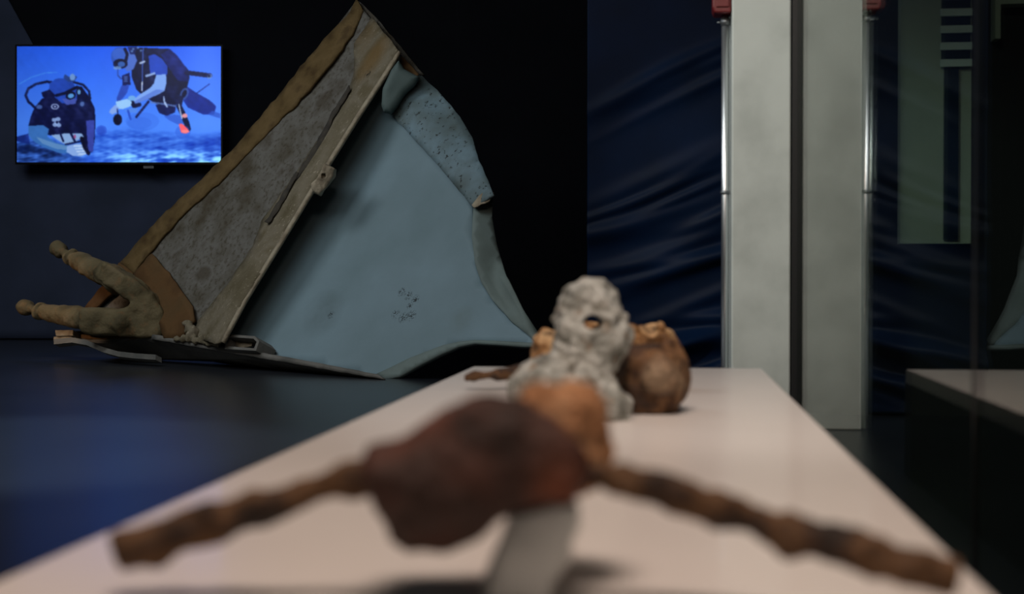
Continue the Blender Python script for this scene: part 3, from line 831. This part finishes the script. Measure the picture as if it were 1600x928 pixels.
def knob(name, a, b, r0, sd):
    """ball end, neck and collar at the end of an arm: a = arm end, b = ball centre (px)"""
    A_, B_ = C(*a, .26), C(*b, .26)
    def fn(P):
        d = s_cone(P, A_ + (B_ - A_) * .92, B_ + (B_ - A_) * .05, r0 * s, r0 * .95 * s)
        d = smin(d, s_cone(P, A_, B_, r0 * .5 * s, r0 * .5 * s), .006)
        ax_ = (B_ - A_) / np.linalg.norm(B_ - A_)
        q = P - (A_ + (B_ - A_) * .36); h_ = q @ ax_
        rr = np.linalg.norm(q - h_[..., None] * ax_, axis=-1)
        d = smin(d, smax(rr - r0 * 1.08 * s, np.abs(h_) - 3.4 * s, .01), .004)
        return d + wave(P, 60, sd) * 0.004
    lo, hi = bounds([A_, B_], 0.12)
    return solid(name, fn, lo, hi, 50, M['fork'], W)
knob('arm_knob', (122, 408), (91, 389), 13, 21)
knob('arm_knob', (76, 489), (39, 480), 13, 22)

# crumbly lump at the foot of the strip
def crumb(P):
    d = s_cone(P, C(293, 504, .13), C(300, 522, .13), 5 * s, 9 * s)
    d = smin(d, s_cone(P, C(275, 529, .13), C(338, 533, .13), 3.5 * s, 7 * s), .03)
    return d + wave(P, 80, 5) * 0.008 + wave(P, 160, 6) * 0.004
lo, hi = bounds([C(270, 490, .18), C(345, 545, .18)], 0.07)
solid('crumbled_foot', crumb, lo, hi, 60, M['strip'], W)
# small hollow box at the foot of the panel
bx_o = [(351, 522), (398, 525), (405, 533), (400, 548), (351, 545)]
bx_i = [(355, 526), (396, 529), (401, 534), (397, 544), (355, 541)]
n = 5
vf = [Fp(x, y, .16) for x, y in bx_o] + [Fp(x, y, .16) for x, y in bx_i]
vb = [p - PN * .14 for p in vf]
fs = []
for i in range(n):
    j = (i + 1) % n
    fs += [(i, j, n + j, n + i), (2 * n + i, 3 * n + i, 3 * n + j, 2 * n + j), (i, 2 * n + i, 2 * n + j, j), (n + i, n + j, 3 * n + j, 3 * n + i)]
mk('hollow_box', vf + vb, fs, M['plate'], W)
sheet('box_flap', [(366, 530), (395, 533), (392, 541), (378, 543), (366, 543)], lambda x, y: 0.09, M['tan'], W, 5, 0.005, jag=0.6)
# pocket bracket near the top
pk = [(624, 96), (632, 110), (655, 122), (648, 134), (634, 148), (622, 166), (612, 177), (600, 176), (596, 166), (600, 140), (612, 112)]
d_pk = depth(Fp(620, 140, .12))
def pocket(P): return s_poly(P, pk, d_pk, 0.07, 0.045) + wave(P, 30, 2) * 0.003
lo, hi = bounds([U(a, b, d_pk + e) for a, b in pk for e in (-.07, .07)], 0.03)
solid('pocket_bracket', pocket, lo, hi, 60, M['pocket'], W)
sheet('pocket_recess', [(626, 86), (640, 100), (654, 116), (648, 121), (634, 112), (624, 98)], lambda x, y: 0.10, M['brown'], W, 6, 0.006)
# small tan lug behind the strip
lg = [(508, 257), (526, 264), (524, 276), (512, 294), (500, 306), (490, 300), (488, 288), (500, 274)]
d_lg = depth(Fp(508, 282, .25))
hl = np.array(U(506, 275, d_lg - 0.03))
def lug(P):
    d = s_poly(P, lg, d_lg, 0.045, 0.02) + wave(P, 60, 7) * 0.005
    return smax(d, -(np.linalg.norm(P - hl, axis=-1) - 0.018), .005)
lo, hi = bounds([U(a, b, d_lg + e) for a, b in lg for e in (-.045, .045)], 0.02)
solid('small_lug', lug, lo, hi, 44, M['tan'], W)

# ---------------------------------------------------------------- objects on the table
_ft = U(790, 800, 1.12)
M['rust_dark'] = mat('dark_red_brown_rust', [(34, 20, 14), (54, 31, 22), (76, 42, 30), (48, 30, 20)], 9, rough=0.8, bump=0.5, bscale=60,
    spots=[(U(885, 765, 1.06) - Vector((_ft.x, _ft.y, ZT)), 0.04, 12, 0.25, 0.6, (126, 66, 36), .8), (U(730, 655, 1.08) - Vector((_ft.x, _ft.y, ZT)), 0.07, 10, 0.3, 0.6, (112, 62, 44), .7)])
M['rust_orange'] = mat('orange_tan_concretion', [(104, 72, 44), (164, 114, 74), (192, 146, 106), (130, 92, 60)], 16, rough=0.8, bump=0.5, bscale=60)
M['rod'] = mat('brown_rod_rust', [(28, 19, 12), (58, 38, 22), (100, 70, 40), (42, 28, 17)], 22, rough=0.8, bump=0.5, bscale=80)
M['grey_stone'] = mat('grey_stony_concretion', [(92, 93, 86), (136, 138, 131), (176, 178, 172), (116, 114, 104)], 20, rough=0.85, bump=0.5, bscale=60, speck=(34, 0.58, 0.68, (120, 92, 62), .6))
M['stand'] = mat('blue_grey_stand', [(176, 182, 182), (190, 195, 194)], 12, rough=0.6, bump=0.2, bscale=50)
M['jar_brown'] = mat('mottled_brown_crust', [(40, 25, 13), (72, 46, 25), (118, 84, 52), (56, 37, 20)], 18, rough=0.8, bump=0.5, bscale=60, spots=[(U(1028, 588, 2.57), 0.046, 6, 0.1, 0.3, (146, 124, 100), .9), (U(1064, 590, 2.6), 0.04, 8, 0.2, 0.5, (140, 116, 90), .7)])
M['gold_crust'] = mat('golden_brown_crust', [(70, 46, 22), (140, 100, 58), (206, 170, 124), (80, 54, 28)], 20, rough=0.75, bump=0.4, bscale=70)

# front artefact: block, lump, two rods
fd = 1.12
ft = U(790, 800, fd)
FA = empty('iron_artefact', (ft.x, ft.y, ZT), 'reddish brown rusted iron lump with two long rods, nearest on the white table', 'artefact')
blk = [(563, 722), (578, 692), (640, 668), (700, 640), (740, 626), (810, 624), (870, 645), (905, 690), (912, 740), (898, 778), (850, 796), (775, 812), (735, 832), (690, 845), (640, 857), (610, 836), (584, 790)]
def block(P): return s_poly(P, blk, fd, 0.062, 0.05) + wave(P, 60, 31) * 0.0035 + wave(P, 160, 32) * 0.0012
lo, hi = bounds([U(a, b, fd + e) for a, b in blk for e in (-.066, .066)], 0.015)
solid('block', block, lo, hi, 90, M['rust_dark'], FA)
lmp = [(805, 625), (835, 604), (890, 598), (925, 608), (942, 640), (944, 680), (952, 700), (940, 740), (905, 762), (860, 740), (830, 690)]
ld = 1.2
def lump(P): return s_poly(P, lmp, ld, 0.055, 0.045) + wave(P, 70, 33) * 0.004 + wave(P, 190, 34) * 0.0015
lo, hi = bounds([U(a, b, ld + e) for a, b in lmp for e in (-.06, .06)], 0.015)
solid('lump', lump, lo, hi, 70, M['rust_orange'], FA)
def rod(name, pts, m, parent, n=170, seed=1, amp=0.0025):
    Q = [np.array(U(p[0], p[1], p[2])) for p in pts]
    R = [p[3] * p[2] / FPX for p in pts]
    endn = (Q[-1] - Q[-2]) / np.linalg.norm(Q[-1] - Q[-2])
    def fn(P):
        d = s_cone(P, Q[0], Q[1], R[0], R[1])
        for i in range(1, len(Q) - 1):
            d = smin(d, s_cone(P, Q[i], Q[i + 1], R[i], R[i + 1]), .006)
        d = smax(d, (P - Q[-1]) @ endn, 0.004)
        return d + wave(P, 110, seed) * amp + wave(P, 260, seed + 1) * amp * 0.35
    lo, hi = bounds(Q, max(R) + 0.008)
    return solid(name, fn, lo, hi, n, m, parent)
rod('rod', [(600, 735, 1.12, 22), (540, 750, 1.12, 23), (470, 772, 1.12, 25), (400, 797, 1.12, 28), (340, 812, 1.12, 32), (300, 828, 1.12, 28), (240, 842, 1.12, 33), (182, 862, 1.12, 31)], M['rod'], FA, 170, 41)
rod('rod', [(900, 735, 1.12, 21), (960, 748, 1.11, 22), (1030, 768, 1.10, 24), (1060, 780, 1.10, 29), (1130, 792, 1.09, 30), (1190, 820, 1.08, 25), (1240, 836, 1.07, 30), (1300, 848, 1.06, 28), (1370, 874, 1.05, 33), (1430, 890, 1.04, 29), (1490, 904, 1.04, 28)], M['rod'], FA, 200, 43)
# stand under the block
sd_ = 1.11
st = [(792, 790), (898, 775), (896, 815), (884, 840), (890, 862), (880, 884), (868, 900), (862, 950), (745, 950), (758, 900), (778, 850)]
sb = U(815, 800, sd_)
def stand(P): 
    d = s_poly(P, st, sd_, 0.028, 0.012) + wave(P, 90, 51) * 0.002
    d = smax(d, (ZT + 0.0005) - P[..., 2], .002)
    return smax(d, 0.0012 - np.minimum(block(P), lump(P)), .002)
lo, hi = bounds([U(a, b, sd_ + e) for a, b in st for e in (-.03, .03)], 0.01)
SD = solid('artefact_stand', stand, lo, hi, 70, M['stand'])
tag(SD, 'small blue-grey stand propping up the nearest rusted artefact', 'stand')

# grey stony concretion with a hole
gd = 2.56
gs = [(800, 612), (812, 588), (838, 566), (862, 556), (868, 530), (866, 500), (874, 468), (890, 447), (915, 437), (942, 440), (964, 458), (976, 482), (986, 505), (992, 528), (982, 548), (966, 562), (962, 590), (972, 610), (982, 645), (976, 655), (880, 658), (815, 650), (802, 635)]
hc = np.array(U(924, 503, gd)); gz = np.array(f_)
def stone(P):
    d = s_poly(P, gs, gd, 0.06, 0.045)
    d = smin(d, s_ball(P, U(850, 605, gd - .03), (.056, .05, .06)), .02)
    d = smin(d, s_ball(P, U(950, 632, gd - .04), (.034, .032, .04)), .02)
    d = d + wave(P, 45, 61) * 0.005 + wave(P, 130, 62) * 0.003 + wave(P, 260, 65) * 0.0012
    q = P - hc
    hole = np.sqrt(((q @ np.array(r_)) / 1.25) ** 2 + (q @ np.array(u_)) ** 2) - 0.0135
    d = smax(d, -hole, .006)
    q2 = P - np.array(U(974, 503, gd - .05))
    d = smax(d, -(np.sqrt(((q2 @ np.array(r_)) / 2.4) ** 2 + (q2 @ np.array(u_)) ** 2 + (q2 @ gz) ** 2) - .008), .005)
    return smax(d, ZT + 0.0005 - P[..., 2], .003)
lo, hi = bounds([U(a, b, gd + e) for a, b in gs for e in (-.07, .07)], 0.03)
GS = solid('stone_concretion', stone, lo, hi, 120, M['grey_stone'])
tag(GS, 'upright grey stony concretion with a hole, standing mid-table', 'artefact')

# brown crusted lump leaning beside it
jd = 2.66
def jar(P):
    k = jd / FPX
    d = s_ball(P, U(1012, 594, jd), (60 * k, 60 * k, .078))
    d = smin(d, s_ball(P, U(1050, 580, jd + .02), (22 * k, 42 * k, .05)), .03)
    d = smax(d, -(np.linalg.norm(P - np.array(U(985, 585, jd - .10)), axis=-1) - .04), .012)
    d = smin(d, s_ball(P, U(1026, 590, jd - .075), (25 * k, 32 * k, .022)), .006)
    d = d + wave(P, 45, 71) * 0.005 + wave(P, 130, 72) * 0.0025
    d = smax(d, 0.0015 - stone(P), .002)
    return smax(d, ZT + 0.0005 - P[..., 2], .003)
lo, hi = bounds([U(940, 500, jd - .1), U(1085, 665, jd - .1), U(940, 500, jd + .1), U(1085, 665, jd + .1)], 0.02)
JR = solid('crusted_lump', jar, lo, hi, 90, M['jar_brown'])
tag(JR, 'round brown crusted lump right beside the grey concretion', 'artefact')

# rear artefact: golden crusts and a rod, on the table behind
rd = 3.2
ra_ = U(930, 560, rd)
RA = empty('iron_artefact', (ra_.x, ra_.y, ZT), 'golden brown crusted artefact half hidden behind the grey concretion', 'artefact')
cr1 = [(985, 512), (1000, 505), (1030, 506), (1048, 514), (1054, 530), (1046, 546), (1042, 575), (1000, 575), (985, 560)]
def crust1(P):
    d = s_poly(P, cr1, rd, 0.05, 0.03) + wave(P, 70, 81) * 0.008 + wave(P, 150, 82) * .004
    return d
lo, hi = bounds([U(a, b, rd + e) for a, b in cr1 for e in (-.06, .06)], 0.02)
solid('crust_end', crust1, lo, hi, 60, M['gold_crust'], RA)
cr2 = [(829, 545), (836, 528), (850, 516), (880, 512), (908, 512), (918, 506), (932, 506), (944, 512), (960, 515), (990, 525), (990, 600), (900, 606), (838, 596), (830, 572)]
def crust2(P):
    d = s_poly(P, cr2, rd, 0.05, 0.03) + wave(P, 60, 83) * 0.006 + wave(P, 150, 84) * .003
    return smax(d, ZT + 0.0005 - P[..., 2], .003)
lo, hi = bounds([U(a, b, rd + e) for a, b in cr2 for e in (-.06, .06)], 0.02)
solid('crust_body', crust2, lo, hi, 70, M['gold_crust'], RA)
rod('rod', [(850, 574, 3.2, 10), (810, 580, 3.2, 11), (775, 585, 3.2, 8), (740, 588, 3.2, 7), (724, 590, 3.2, 6)], M['rod'], RA, 90, 85, 0.002)
